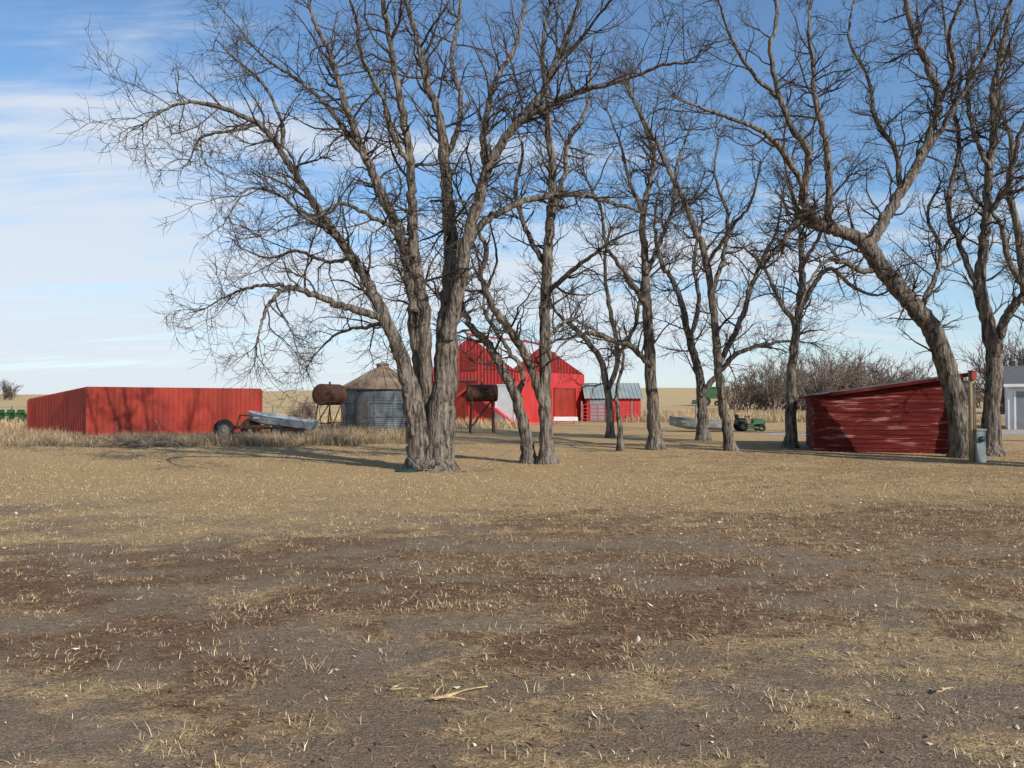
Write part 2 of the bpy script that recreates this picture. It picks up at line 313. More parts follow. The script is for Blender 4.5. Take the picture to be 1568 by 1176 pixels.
# ---------------------------------------------------------------- trees
def tubes(P,R,S,lump=0.):
    N_,K=P.shape[:2]; T=nrm(np.gradient(P,axis=1)); mt=np.abs(T.mean(1)); ref=np.eye(3)[np.argmin(mt,1)][:,None,:]
    U=nrm(ref-(ref*T).sum(-1,keepdims=True)*T); Wv=np.cross(T,U); an=np.arange(S)*2*np.pi/S
    r=R[:,:,None]*(1+ (rng.normal(0,lump,(N_,K,S)) if lump else 0))
    V=P[:,:,None,:]+r[...,None]*(np.cos(an)[None,None,:,None]*U[:,:,None,:]+np.sin(an)[None,None,:,None]*Wv[:,:,None,:])
    i=np.arange(N_*K*S).reshape(N_,K,S); j=np.roll(i,-1,2); Q=np.stack([i[:,:-1],j[:,:-1],j[:,1:],i[:,1:]],-1).reshape(-1,4)
    return V.reshape(-1,3),Q
def grow(S,D,Ln,R0,K,wig,up,rt=.35):
    n=len(S); P=np.empty((n,K+1,3)); P[:,0]=S; d=D.copy(); up=np.broadcast_to(up,(n,))
    for k in range(K):
        d=d+rng.normal(0,wig,(n,3)); d[:,2]+=up; d=nrm(d); P[:,k+1]=P[:,k]+d*(Ln/K)[:,None]
    return P,R0[:,None]*np.linspace(1,rt,K+1)[None]
def spawn(P,R,n,t0,t1,ang):
    N_,K=P.shape[:2]; idx=np.repeat(np.arange(N_),n); t=rng.uniform(t0,t1,len(idx))*(K-1); k=np.minimum(t.astype(int),K-2); f=(t-k)
    S=P[idx,k]*(1-f[:,None])+P[idx,k+1]*f[:,None]; T=nrm(P[idx,k+1]-P[idx,k]); r=R[idx,k]*(1-f)+R[idx,k+1]*f
    q=nrm(rng.normal(size=(len(idx),3))); q=nrm(q-(q*T).sum(-1,keepdims=True)*T); a=rng.normal(ang,.22,len(idx))[:,None]
    return S,T*np.cos(a)+q*np.sin(a),r,t/(K-1)
def catmull(P,m):
    P=np.vstack([2*P[0]-P[1],P,2*P[-1]-P[-2]]); out=[]
    for i in range(1,len(P)-2):
        t=np.linspace(0,1,m,endpoint=False)[:,None]; a,b,c,d=P[i-1],P[i],P[i+1],P[i+2]
        out.append(.5*((2*b)+(-a+c)*t+(2*a-5*b+4*c-d)*t**2+(-a+3*b-3*c+d)*t**3))
    return np.vstack(out+[P[-2][None]])
def twigs(stack,sets,tw,n3,n4,rtw):
    S,D,Ln,R0=stack
    P2,R2=grow(S,D,Ln,R0,9,.20,rng.normal(.035,.05,len(S)),.28); sets['b'].append((P2,R2,4))
    S3,D3,r3,t3=spawn(P2,R2,rng.poisson(n3*np.clip(Ln/1.5,.4,2.2)),.12,1,.85)
    L3=rng.uniform(.3,1.05,len(S3))*tw*(1.15-.5*t3); P3,R3=grow(S3,D3,L3,np.clip(r3*.6,rtw*1.4,.02),5,.22,rng.normal(.03,.06,len(S3)),.45); sets['t'].append((P3,R3,3))
    S4,D4,r4,t4=spawn(P3,R3,rng.poisson(n4,len(P3)),.2,1,.75)
    L4=rng.uniform(.14,.46,len(S4))*tw; P4,R4=grow(S4,D4,L4,np.full(len(S4),rtw),3,.22,rng.normal(.04,.05,len(S4)),.6); sets['t'].append((P4,R4,3))
def tree(name,Y0,limbs,dens=3.6,tw=1.,n3=7,n4=3.8,rtw=.0045,zmin=2.2,l2=(.6,2.4),wk=.93):
    sets={'b':[],'t':[]}; VS=[];QS=[];o=0
    base=None; st=[[],[],[],[]]
    for lb in limbs:
        dt=lb[0]; pts=lb[1]; ground=len(lb)>2
        n=len(pts); P=[];R=[]
        for i,q in enumerate(pts):
            d=Y0+dt[0]+(dt[1]-dt[0])*(i/(n-1))
            P.append(W(q[0],q[1],d)); R.append(q[2]*wk/2/F*d)
        P=np.array(P)
        if ground:
            P[0,2]=-.12
            if base is None: base=np.array([P[0,0],P[0,1],0])
        C=catmull(np.hstack([P,np.array(R)[:,None]]),7); C[1:-1,:3]+=rng.normal(0,.28,(len(C)-2,3))*np.minimum(C[1:-1,3:4],.06)
        P=C[:,:3]; R=np.maximum(C[:,3],.006)
        if ground: R=R*(1+.6*np.exp(-np.maximum(P[:,2],0)/.22))
        v,q=tubes(P[None],R[None],14 if R.max()>.06 else 8,.06); VS.append(v);QS.append(q+o);o+=len(v)
        seg=np.linalg.norm(np.diff(P,axis=0),axis=1).sum(); m=int(seg*dens*1.15)
        S,D,r,t=spawn(P[None],R[None],np.array([m]),.08 if not ground else .2,1,.95)
        k=(S[:,2]>zmin)&(rng.random(m)<.45+.7*t)&(S[:,2]<.56*Y0+1.8); S,D,r,t=S[k],D[k],r[k],t[k]
        st[0].append(S);st[1].append(D);st[2].append(rng.uniform(l2[0],l2[1],len(S))*tw*(.6+.4*rng.random(len(S))));st[3].append(np.clip(r*.45,.008,.034))
        T=nrm(P[-1]-P[-3]); e=4
        st[0].append(np.repeat(P[-1][None],e,0)); st[1].append(nrm(T+rng.normal(0,.45,(e,3)))); st[2].append(rng.uniform(.5,1.2,e)*tw); st[3].append(np.full(e,max(R[-1]*.8,.008)))
    twigs([np.concatenate(q) for q in st],sets,tw,n3,n4,rtw)
    nlim=sum(len(q) for q in QS)
    for P,R,S in sets['b']+sets['t']:
        v,q=tubes(P,R,S); VS.append(v);QS.append(q+o);o+=len(v)
    Qa=np.concatenate(QS); ob=fastmesh(name,np.concatenate(VS),Qa,[M['bark'],M['twig']],smooth=True,origin=base)
    mi=np.ones(len(Qa),np.int32); mi[:nlim]=0; ob.data.polygons.foreach_set('material_index',mi); return ob
G=True
tree('added_shade_tree',18.5,[
 ((0,-1.6),[(648,722,44),(640,670,38),(633,620,33),(618,560,26),(598,505,21),(567,440,18),(540,395,16),(508,352,14),(478,305,12),(448,262,11),(427,228,10),(395,190,8),(325,160,7),(280,158,5),(245,172,4),(220,190,2.5)],G),
 ((-.4,-2.4),[(590,488,13),(555,478,12),(512,464,11),(478,450,10),(448,440,9),(425,450,7),(408,472,6),(398,503,4),(392,528,2.5)]),
 ((-1.2,-.6),[(448,440,7),(410,436,6),(375,442,5),(345,455,3.5),(315,472,2)]),
 ((.1,2.6),[(655,722,46),(653,650,38),(645,570,28),(636,495,23),(629,425,20),(610,352,18),(585,300,16),(560,240,14),(540,190,12),(520,130,10),(505,80,8),(480,30,6),(462,-40,4),(440,-110,2.5)],G),
 ((.2,-2.2),[(655,640,26),(652,550,22),(648,465,20),(635,395,18),(632,320,16),(628,255,14),(622,200,13),(610,140,11),(600,80,9),(588,10,8),(570,-70,5),(555,-150,3)]),
 ((-.1,.8),[(668,722,50),(674,655,46),(682,585,40),(684,505,35),(690,430,29),(690,360,23),(685,300,20),(680,240,18),(672,180,14),(652,120,12),(640,60,9),(620,-5,7),(600,-90,4)],G),
 ((-.1,-2.),[(686,520,24),(702,440,23),(714,370,20),(733,305,18),(745,262,17),(766,225,15),(800,178,13),(830,140,11),(852,90,9),(878,30,7),(905,-50,4)]),
 ((-.8,1.6),[(745,262,12),(740,225,11),(745,180,10),(762,120,8),(790,70,7),(803,10,5),(815,-70,3)]),
 ((-1.2,-3.4),[(790,190,10),(845,158,9),(890,140,8),(955,122,6),(1015,100,5),(1050,97,3)]),
 ((0,2.5),[(700,425,14),(728,355,12),(765,325,11),(805,307,10),(850,299,9),(895,300,8),(940,312,6),(990,327,4),(1030,342,2.5)]),
 ((1.2,3.6),[(562,245,9),(535,212,8),(508,172,7),(478,140,6),(440,112,5),(400,84,4),(365,42,3),(335,10,2)]),
 ((.5,2.5),[(680,245,11),(700,200,9),(705,150,8),(692,90,7),(702,30,6),(712,-50,3)]),
 ((-.6,-2.6),[(607,350,8),(572,334,7),(525,312,6),(480,335,4),(445,330,3),(400,360,2)]),
 ((.3,3.4),[(620,560,9),(600,500,8),(560,500,6),(515,512,4),(480,545,2)]),
 ((-.9,-3.4),[(628,255,9),(600,205,8),(585,150,7),(555,90,6),(545,30,5),(520,-40,3)]),
 ((-1,-3.),[(850,92,7),(880,70,6),(920,20,4),(960,-30,3)]),
 ((-.4,-1.),[(632,665,10),(624,610,9),(617,575,6),(612,550,3)]),
 ((.8,3.),[(430,232,8),(432,190,6),(405,130,5),(360,90,4),(330,60,2)]),
 ((-1.,-3.),[(508,352,7),(470,335,6),(430,300,5),(380,290,4),(350,330,2.5)]),
 ((.4,3.5),[(540,395,7),(500,400,6),(455,385,5),(410,395,3.5),(370,380,2)]),
 ((.8,-1.5),[(395,190,6),(360,200,5),(310,210,4),(290,245,2.5)]),
],dens=3.6)
tree('added_shade_tree',20.3,[
 ((0,.6),[(838,712,27),(836,650,21),(834,570,20),(835,480,18),(838,400,17),(843,330,15),(846,262,13),(840,200,11),(838,150,8),(830,80,6),(842,10,4)],G),
 ((0,-1.5),[(833,625,14),(812,562,14),(785,512,13),(757,472,11),(737,425,9),(745,382,8),(722,340,5),(700,290,3)]),
 ((.2,2),[(837,410,10),(805,352,8),(790,290,7),(800,230,5),(780,170,3)]),
 ((.2,-2),[(838,450,9),(870,420,8),(905,392,6),(945,365,4),(985,350,2)]),
 ((.3,2.2),[(844,330,9),(862,280,8),(870,220,7),(900,160,5),(905,90,3)]),
 ((0,1.6),[(836,520,7),(870,490,6),(900,500,4),(940,520,2)]),
],dens=3.2)
tree('added_shade_tree',20.6,[
 ((0,-.6),[(812,707,22),(803,660,19),(788,605,17),(768,562,15),(744,524,13),(722,500,11),(705,455,8),(712,400,6),(690,350,3)],G),
 ((-.2,1.6),[(790,610,10),(800,570,8),(775,530,7),(740,470,5),(760,400,4),(750,340,2.5)]),
],dens=2.8,tw=.9)
tree('added_shade_tree',26,[
 ((0,.8),[(1005,688,24),(1000,620,20),(995,540,18),(990,460,15),(988,400,13),(984,340,11),(992,290,9),(1002,240,7),(985,190,5),(962,130,3)],G),
 ((0,-2),[(998,560,10),(965,530,9),(935,520,8),(905,510,6),(870,520,4),(850,540,2)]),
 ((.2,-1.8),[(990,470,10),(960,420,8),(930,380,6),(920,320,5),(895,270,3)]),
 ((.2,2),[(989,420,9),(1010,370,8),(1030,320,6),(1035,260,5),(1055,200,3)]),
 ((.2,2),[(985,330,7),(965,280,6),(950,220,4),(930,170,2.5)]),
],dens=3.2,rtw=.005)
tree('added_shade_tree',34,[
 ((0,.5),[(935,668,13),(932,610,12),(918,548,10),(885,507,8),(852,478,5),(830,430,3)],G),
 ((0,-1),[(931,600,9),(946,545,8),(932,465,7),(926,400,5),(935,350,3)]),
 ((.1,1),[(946,545,7),(972,500,6),(985,430,4),(1010,400,2.5)]),
],dens=2.6,tw=1.1,rtw=.006)
tree('added_shade_tree',25.5,[
 ((0,.2),[(950,692,10),(948,640,8),(944,600,6),(955,550,4),(948,510,2.5)],G)],dens=1.8,tw=.7)
tree('added_shade_tree',25.5,[
 ((0,-1),[(1120,692,18),(1110,640,15),(1102,580,14),(1096,520,13),(1090,450,12),(1080,390,11),(1060,340,10),(1040,290,9),(1020,250,7),(1000,208,6),(975,165,4),(952,120,2.5)],G),
 ((0,1.6),[(1100,560,9),(1130,500,9),(1150,440,7),(1168,398,6),(1190,350,4),(1200,290,2.5)]),
 ((.1,2),[(1090,450,8),(1108,390,7),(1115,330,6),(1095,270,4),(1100,210,3)]),
 ((-.1,-2),[(1085,400,7),(1120,350,6),(1150,310,4),(1165,250,3)]),
],dens=3.1,rtw=.005)
tree('added_shade_tree',32,[
 ((0,1),[(1077,675,20),(1075,620,16),(1070,570,14),(1056,520,12),(1045,470,10),(1030,430,8),(1012,400,7),(1002,340,5),(1010,290,3)],G),
 ((0,-1.4),[(1073,605,11),(1100,572,9),(1128,542,8),(1170,528,6),(1210,522,4),(1240,525,2)]),
 ((0,1.4),[(1056,520,8),(1070,460,7),(1062,400,6),(1075,340,4)]),
],dens=2.6,tw=1.15,rtw=.006)
tree('added_shade_tree',27,[
 ((0,.8),[(1210,688,20),(1211,630,17),(1213,560,15),(1220,500,13),(1226,450,12),(1228,400,10),(1224,350,8),(1214,300,6),(1200,235,4),(1205,180,2.5)],G),
 ((0,-1.8),[(1222,482,9),(1250,430,8),(1272,412,7),(1305,438,6),(1340,452,4),(1370,440,2.5)]),
 ((0,1.5),[(1220,500,8),(1190,455,7),(1170,410,5),(1140,380,3)]),
 ((.2,-1.3),[(1228,410,7),(1255,360,6),(1270,310,4),(1300,270,3)]),
],dens=3.1,rtw=.005)
tree('added_shade_tree',22.5,[
 ((0,-1.),[(1480,706,40),(1468,640,34),(1452,572,31),(1430,512,30),(1405,475,29),(1375,440,28),(1345,402,27),(1322,370,25),(1290,356,20),(1256,346,18),(1228,338,15),(1210,352,11),(1200,372,7)],G),
 ((-.6,1.2),[(1328,378,20),(1352,340,19),(1382,290,17),(1411,240,15),(1430,190,13),(1437,150,12),(1420,100,11),(1402,60,10),(1386,0,8),(1370,-70,6),(1362,-150,3)]),
 ((-.8,-2.6),[(1262,348,16),(1238,325,15),(1230,295,14),(1240,240,12),(1216,200,10),(1195,150,8),(1180,80,7),(1190,20,6),(1178,-60,4),(1190,-130,2.5)]),
 ((-.8,.8),[(1270,350,12),(1270,290,12),(1265,220,10),(1250,160,9),(1245,100,7),(1238,40,5),(1250,-50,3)]),
 ((-1.5,-3.5),[(1232,290,9),(1205,240,9),(1170,203,8),(1130,186,6),(1082,168,5),(1035,150,3)]),
 ((-.2,-2.5),[(1350,410,12),(1320,415,9),(1290,400,8),(1262,402,6),(1240,432,4),(1225,470,2.5)]),
 ((.2,-1.5),[(1411,242,10),(1440,200,9),(1470,150,7),(1500,100,6),(1530,40,5),(1565,-30,3)]),
 ((0,2.5),[(1380,295,9),(1370,230,8),(1340,180,7),(1330,120,5),(1300,60,4),(1310,-10,2.5)]),
 ((-.3,-2.5),[(1436,160,8),(1460,110,7),(1455,50,6),(1480,-20,4)]),
 ((-.9,-2.9),[(1190,150,7),(1150,110,6),(1120,60,5),(1100,0,3)]),
 ((-.2,2.6),[(1405,478,12),(1430,430,8),(1440,380,6),(1420,330,5),(1440,280,3)]),
],dens=3.4)
tree('added_shade_tree',23.2,[
 ((0,.5),[(1517,702,30),(1519,630,25),(1523,560,23),(1512,492,22),(1500,440,19),(1505,380,16),(1512,320,14),(1515,260,12),(1522,200,11),(1520,140,9),(1535,80,8),(1545,15,6),(1560,-70,4)],G),
 ((0,-2),[(1524,545,16),(1534,500,15),(1552,470,14),(1578,440,12),(1612,400,9),(1640,330,6),(1660,250,3)]),
 ((.1,1.8),[(1502,450,10),(1474,385,9),(1452,310,8),(1468,235,7),(1460,150,6),(1450,60,4),(1440,-20,2.5)]),
 ((.2,-2),[(1513,330,9),(1545,280,8),(1560,210,7),(1590,140,5),(1600,60,3)]),
 ((.2,2),[(1516,260,8),(1490,200,7),(1480,130,6),(1500,60,4),(1490,-20,3)]),
],dens=3.4)
tree('added_shade_tree',31,[
 ((0,.5),[(1600,680,24),(1598,600,20),(1590,520,17),(1570,440,14),(1560,360,12),(1545,290,10),(1550,220,8),(1530,160,5),(1540,90,3)],G),
 ((0,-1.5),[(1570,440,10),(1545,400,9),(1530,340,7),(1490,300,5),(1470,240,3)]),
 ((0,1.5),[(1590,520,10),(1620,450,9),(1630,380,7),(1610,300,4)]),
],dens=2.8,tw=1.1,rtw=.006)
# added tree, unseen at right, put in so its trunks shade the wooden shed
def pxy(x,y,z): return ((x/y)*F+CX, 612-(z-H)/y*F)
def wlimb(pts): return [(*pxy(x,y,z),r*2/y*F) for x,y,z,r in pts]
tree('added_shade_tree',13.3,[((0,0),wlimb([(18.6,13.3,0,.55),(18.5,13.3,1.5,.46),(18.3,13.3,3,.42),(18.,13.3,5,.38),(17.6,13.3,7,.32),(17.8,13.3,9,.26),(17.5,13.3,11,.12)]),G),
 ((0,0),wlimb([(19.5,13.3,0,.5),(19.6,13.3,1.5,.42),(19.7,13.3,3,.40),(19.3,13.3,5,.38),(18.9,13.3,7,.34),(18.8,13.3,9,.28),(19.2,13.3,11,.12)]),G)],dens=1.5,n3=4,n4=2,zmin=4,l2=(.5,1.5),wk=1)
# mass of far trees
def far_trees(name,items,rtw=.03,n2=10,n3=4.5):
    VS=[];QS=[];o=0
    for (x,y,h) in items:
        z0=float(gz(np.array(x),np.array(y)))
        n=8; S=np.repeat([[x,y,z0]],n,0)+rng.normal(0,.25,(n,3))*[1,1,0]; D=nrm(np.stack([rng.normal(0,.45,n),rng.normal(0,.45,n),np.ones(n)],-1))
        P,R=grow(S,D,rng.uniform(.6,1,n)*h,np.full(n,h*.014),6,.12,.05,.3)
        S3,D3,r3,t3=spawn(P,R,rng.poisson(n2,n),.15,1,.7); P3,R3=grow(S3,D3,rng.uniform(.12,.38,len(S3))*h,np.full(len(S3),rtw*1.1),4,.2,.05,.5)
        S4,D4,r4,t4=spawn(P3,R3,rng.poisson(n3,len(S3)),.2,1,.7); P4,R4=grow(S4,D4,rng.uniform(.06,.17,len(S4))*h,np.full(len(S4),rtw*.65),2,.2,.04,.5)
        for a,b,s_ in((P,R,5),(P3,R3,3),(P4,R4,3)):
            v,q=tubes(a,b,s_); VS.append(v);QS.append(q+o);o+=len(v)
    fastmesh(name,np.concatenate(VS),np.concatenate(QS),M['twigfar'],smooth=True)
it=[]
for i in range(34):
    px=1120+i*8.6+rng.uniform(-4,4); yy=rng.uniform(100,125); top=565 if px<1180 else (541 if px<1330 else 553)
    hh=(1.65+(612-top)/F*yy)*rng.uniform(.78,1.1); it.append((GX(px,yy),yy,hh))
for i in range(12): yy=rng.uniform(85,100); it.append((GX(1535+i*9,yy),yy,rng.uniform(7,10)))
for i in range(8): yy=rng.uniform(115,135); it.append((GX(1400+i*16,yy),yy,rng.uniform(4,6)))
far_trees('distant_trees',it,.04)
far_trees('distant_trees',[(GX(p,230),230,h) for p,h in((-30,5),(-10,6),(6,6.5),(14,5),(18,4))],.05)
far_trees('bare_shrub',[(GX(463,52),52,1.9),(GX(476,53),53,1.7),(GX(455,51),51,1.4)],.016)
# ---------------------------------------------------------------- buildings
Zv=np.array([0,0,1.])
def beam(p,a,b,w_,h):
    a=np.array(a);b=np.array(b);t=nrm(b-a);s_=nrm(np.cross(t,Zv));u=np.cross(s_,t)
    v=[q+i*s_*w_/2+j*u*h/2 for q in(a,b) for i,j in((-1,-1),(1,-1),(1,1),(-1,1))]; p.raw(v,[(3,2,1,0),(4,5,6,7),(0,1,5,4),(1,2,6,5),(2,3,7,6),(3,0,4,7)])
A=np.array([-17.9,33.2,0]); f=nrm(np.array([.70,.71,0])); b_=np.array([-f[1],f[0],0]); Lf,Ls,zf,zb=7.9,8.8,2.2,1.68
e=empty('red_metal_shed',A); p=Part(); S=.23
ribbed(p,A,f,Zv,-b_,Lf,lambda s:0,lambda s:zf,RIB(S,.022),S)
ribbed(p,A,b_,Zv,-f,Ls,lambda s:0,lambda s:zf+(zb-zf)*s/Ls,RIB(S,.022),S)
ribbed(p,A+f*Lf,b_,Zv,f,Ls,lambda s:0,lambda s:zf+(zb-zf)*s/Ls,RIB(S,.022),S)
ribbed(p,A+b_*Ls,f,Zv,b_,Lf,lambda s:0,lambda s:zb,RIB(S,.022),S); p.make('walls',M['redmetal'],e)
p=Part(); sl_=nrm(b_*Ls+Zv*(zb-zf)); up=np.cross(f,sl_); q0=A-f*.18-sl_*.3+up*.05
ribbed(p,q0,f,sl_,up,Lf+.36,lambda s:0,lambda s:Ls+.5,RIB(.3,.03),.3); p.make('roof',M['galv'],e)
p=Part(); q0=A-f*.18-sl_*.3
beam(p,q0,q0+f*(Lf+.36),.03,.09); beam(p,q0+sl_*.02,q0+sl_*(Ls+.5),.03,.09); beam(p,q0+f*(Lf+.36)+sl_*.02,q0+f*(Lf+.36)+sl_*(Ls+.5),.03,.09)
p.make('fascia',M['dark'],e)
p=Part()
for a,hh in((A,2.14),(A+f*Lf,2.14),(A+b_*Ls,1.62)): p.box(a+Zv*hh/2-b_*.01,(.09,.09,hh),math.atan2(f[1],f[0]))
p.make('corner_trim',M['redmetal'],e)
# barn
C0=np.array([.26,53,0]); s_=nrm(np.array([5.44,9.,0])); g_=np.array([-s_[1],s_[0],0]); Lg,Lb,ze,zr=7.5,10.5,3.6,6.07
e=empty('red_barn',C0); p=Part(); gt=lambda s:ze+(zr-ze)*(1-abs(s-Lg/2)/(Lg/2))
ribbed(p,C0,g_,Zv,-s_,Lg,lambda s:0,gt,RIB(.28,.025),.28,(Lg/2,)); ribbed(p,C0+s_*Lb,g_,Zv,s_,Lg,lambda s:0,gt,RIB(.28,.025),.28,(Lg/2,))
ribbed(p,C0,s_,Zv,-g_,Lb,lambda s:0,lambda s:ze,RIB(.28,.025),.28); ribbed(p,C0+g_*Lg,s_,Zv,g_,Lb,lambda s:0,lambda s:ze,RIB(.28,.025),.28); p.make('walls',M['barnred'],e)
p=Part(); sr=math.hypot(Lg/2,zr-ze)
for base,dr in((C0,g_),(C0+g_*Lg,-g_)):
    v=nrm(dr*Lg/2+Zv*(zr-ze)); n_=nrm(np.cross(s_,v)); n_=n_*np.sign(n_[2]); ribbed(p,base-v*.35-s_*.3+n_*.06,s_,v,n_,Lb+.6,lambda s:0,lambda s:sr+.38,RIB(.3,.03),.3)
    for sx in(-.3,Lb+.3): beam(p,base-v*.35+s_*sx,base+v*(sr+.0)+s_*sx,.04,.18)
rg=C0+g_*Lg/2+Zv*(zr+.11); p.cyl(rg-s_*.3,rg+s_*(Lb+.3),.07,8); p.make('roof',M['barnroof'],e)
p=Part(); th=math.atan2(g_[1],g_[0])
p.box(C0+g_*.82-s_*.05+Zv*1.3,(1.45,.06,2.55),th)
p.make('door',M['white'],e)
p=Part(); 
for k in(.08,1.56): p.box(C0+g_*k-s_*.06+Zv*1.33,(.08,.09,2.66),th)
p.box(C0+g_*.82-s_*.06+Zv*2.64,(1.6,.09,.1),th); p.make('door_frame',M['white'],e)
p=Part(); p.box(C0+g_*Lg/2-s_*.045+Zv*4.3,(1.3,.05,1.2),th); p.make('loft_door',M['redmetal'],e)
p=Part(); p.box(C0+g_*5.3-s_*.05+Zv*1.5,(2.6,.06,2.9),th); p.make('sliding_door',M['redmetal'],e)
p=Part(); p.box(C0+g_*5.0-s_*.09+Zv*3.0,(4.2,.08,.1),th); p.make('door_track',M['steel'],e)
p=Part(); th2=math.atan2(s_[1],s_[0])
for k in(5.4,8.8): p.box(C0+s_*k-g_*.06+Zv*1.25,(.1,.07,2.5),th2)
p.box(C0+s_*7.1-g_*.06+Zv*2.5,(3.5,.07,.1),th2); p.box(C0+s_*7.1-g_*.045+Zv*1.22,(3.2,.03,2.4),th2); p.make('side_door',M['redmetal'],e)
# small shed with grey roof
e=empty('small_red_shed',(7.7,61,0)); p=Part(); x0,x1,y0,y1=5.7,9.8,60.,64.; gt=lambda s:1.85+1.05*(1-abs(s-2)/2)
ribbed(p,(x0,y0,0),(1,0,0),Zv,(0,-1,0),x1-x0,lambda s:0,lambda s:1.85,RIB(.28,.02),.28)
for xx,nn in((x0,(-1,0,0)),(x1,(1,0,0))): ribbed(p,(xx,y0,0),(0,1,0),Zv,nn,4,lambda s:0,gt,RIB(.28,.02),.28,(2,))
ribbed(p,(x0,y1,0),(1,0,0),Zv,(0,1,0),x1-x0,lambda s:0,lambda s:1.85,RIB(.28,.02),.28); p.make('walls',M['barnred'],e)
p=Part()
for yy,d in((y0,1),(y1,-1)):
    v=nrm(np.array([0,d*2,1.05])); n_=np.array([0,-d*v[2],abs(v[1])]); ribbed(p,np.array([x0-.2,yy,1.85])-v*.3+n_*.03,(1,0,0),v,n_,x1-x0+.4,lambda s:0,lambda s:2.6,RIB(.3,.03),.3)
p.make('roof',M['greyroof'],e)
p=Part(); p.box((6.5,y0-.06,.9),(1.2,.05,1.7)); p.make('door',M['greypaint'],e)
def gate(name,x0,x1,y,mt):
    e=empty(name,((x0+x1)/2,y,0)); p=Part()
    for z in(.25,.5,.75,1.0,1.3): p.cyl((x0,y,z),(x1,y,z),.03,8)
    for x in np.linspace(x0,x1,4): p.cyl((x,y,.2),(x,y,1.33),.03,8)
    p.make('rails',mt,e); p=Part()
    for x in(x0-.12,x1+.12): p.cyl((x,y,0),(x,y,1.55),.07,8)
    p.make('posts',M['wood'],e)
gate('farm_gate',GX(893,57),GX(926,57),57,M['barnred']); gate('farm_gate',GX(926,57.4)+.2,GX(958,57.4)+.3,57.4,M['barnred'])
e=empty('feed_trough',(GX(866,54),54,0)); p=Part(); c=np.array([GX(866,54),54,0]); p.box(c+[0,0,.22],(1.6,.55,.04)); 
for d in(-.3,.3): p.box(c+[0,d,.34],(1.6,.04,.26),rx=-d*.8)
for d in(-.8,.8): p.box(c+[d,0,.32],(.04,.62,.26))
p.make('basin',M['white'],e); p=Part()
for dx in(-.6,.6):
    for dy in(-.2,.2): p.box(c+[dx,dy,.1],(.06,.06,.2))
p.make('legs',M['wood'],e)
# right red wood shed
A=np.array([9.67,25.2,0]); f=nrm(np.array([3.97,-1.2,0])); b_=np.array([-f[1],f[0],0]); Lf,Ls,zl,zh=4.2,4.0,1.72,2.34
e=empty('red_wooden_shed',A); p=Part(); S=.14
def slope_t0(s): return 0. if s<=zl else Lf*(s-zl)/(zh-zl)
for off,n_ in((0,-b_),(Ls,b_)):
    ribbed(p,A+b_*off,Zv,f,n_,zh,slope_t0,lambda s:Lf,LAP(S,.022),S,(zl,))
ribbed(p,A,Zv,b_,-f,zl,lambda s:0,lambda s:Ls,LAP(S,.022),S); ribbed(p,A+f*Lf,Zv,b_,f,zh,lambda s:0,lambda s:Ls,LAP(S,.022),S)
p.make('board_walls',M['redwood'],e)
p=Part(); t_=math.atan2(f[1],f[0])
for s0,zt in((0.02,zl),(Lf-.02,zh-.02)): p.box(A+f*s0-b_*.02+Zv*zt/2,(.10,.05,zt),t_)
p.make('corner_boards',M['redwood'],e)
p=Part(); v=nrm(f*Lf+Zv*(zh-zl)); n_=np.cross(v,b_); q0=A+Zv*zl-v*.22-b_*.22+n_*.08
ribbed(p,q0,b_,v,n_,Ls+.44,lambda s:0,lambda s:4.25+.42,RIB(.25,.025),.25); p.make('roof_sheet',M['galv'],e)
p=Part(); q0=q0-n_*.05
for d in(0,Ls+.44): beam(p,q0+b_*d,q0+b_*d+v*4.67,.04,.10)
beam(p,q0+b_*.02,q0+b_*(Ls+.42),.04,.1); beam(p,q0+v*4.67+b_*.02,q0+v*4.67+b_*(Ls+.42),.04,.1)
p.make('roof_edge',M['redwood'],e)
# white garage at far right
A=np.array([GX(1543,44),44,0]); f=nrm(np.array([.86,-.51,0])); b_=np.array([-f[1],f[0],0]); Lf,Ls=9,6
e=empty('white_garage',A); p=Part(); S=.13
for off,n_ in((0,-b_),(Ls,b_)): ribbed(p,A+b_*off,Zv,f,n_,2.6,lambda s:0,lambda s:Lf,LAP(S,.015),S)
for off,n_ in((0,-f),(Lf,f)):
    ribbed(p,A+f*off,b_,Zv,n_,Ls,lambda s:0,lambda s:2.6+1.0*(1-abs(s-Ls/2)/(Ls/2)),[(0,0)],.3,(Ls/2,))
p.make('siding',M['white'],e)
p=Part()
for d in(0,1):
    dr=b_ if d==0 else -b_; base=A+Zv*2.6+(b_*Ls if d else 0); v=nrm(dr*Ls/2+Zv*1.0); n_=nrm(np.cross(f,v)); n_=n_*np.sign(n_[2])
    p.raw([base-v*.4-f*.2+n_*.04,base-v*.4+f*(Lf+.2)+n_*.04,base+v*3.17+f*(Lf+.2)+n_*.04,base+v*3.17-f*.2+n_*.04],[(0,1,2,3)])
p.make('roof',M['asph'],e)
p=Part(); q=A+Zv*2.44-f*.2-b_*.39; beam(p,q,q+f*(Lf+.4),.04,.16); p.make('fascia',M['white'],e)
p=Part(); t_=math.atan2(f[1],f[0]); p.box(A+f*.75-b_*.03+Zv*1.05,(.7,.06,2.1),t_); p.make('door',M['greypaint'],e)
p=Part(); p.box(A+f*3.6-b_*.03+Zv*1.1,(2.6,.06,2.2),t_); p.make('garage_door',M['greypaint'],e)
p=Part()
for k in(.34,1.16,2.24,4.96): p.box(A+f*k-b_*.04+Zv*1.13,(.1,.08,2.26),t_)
p.make('door_trim',M['white'],e)
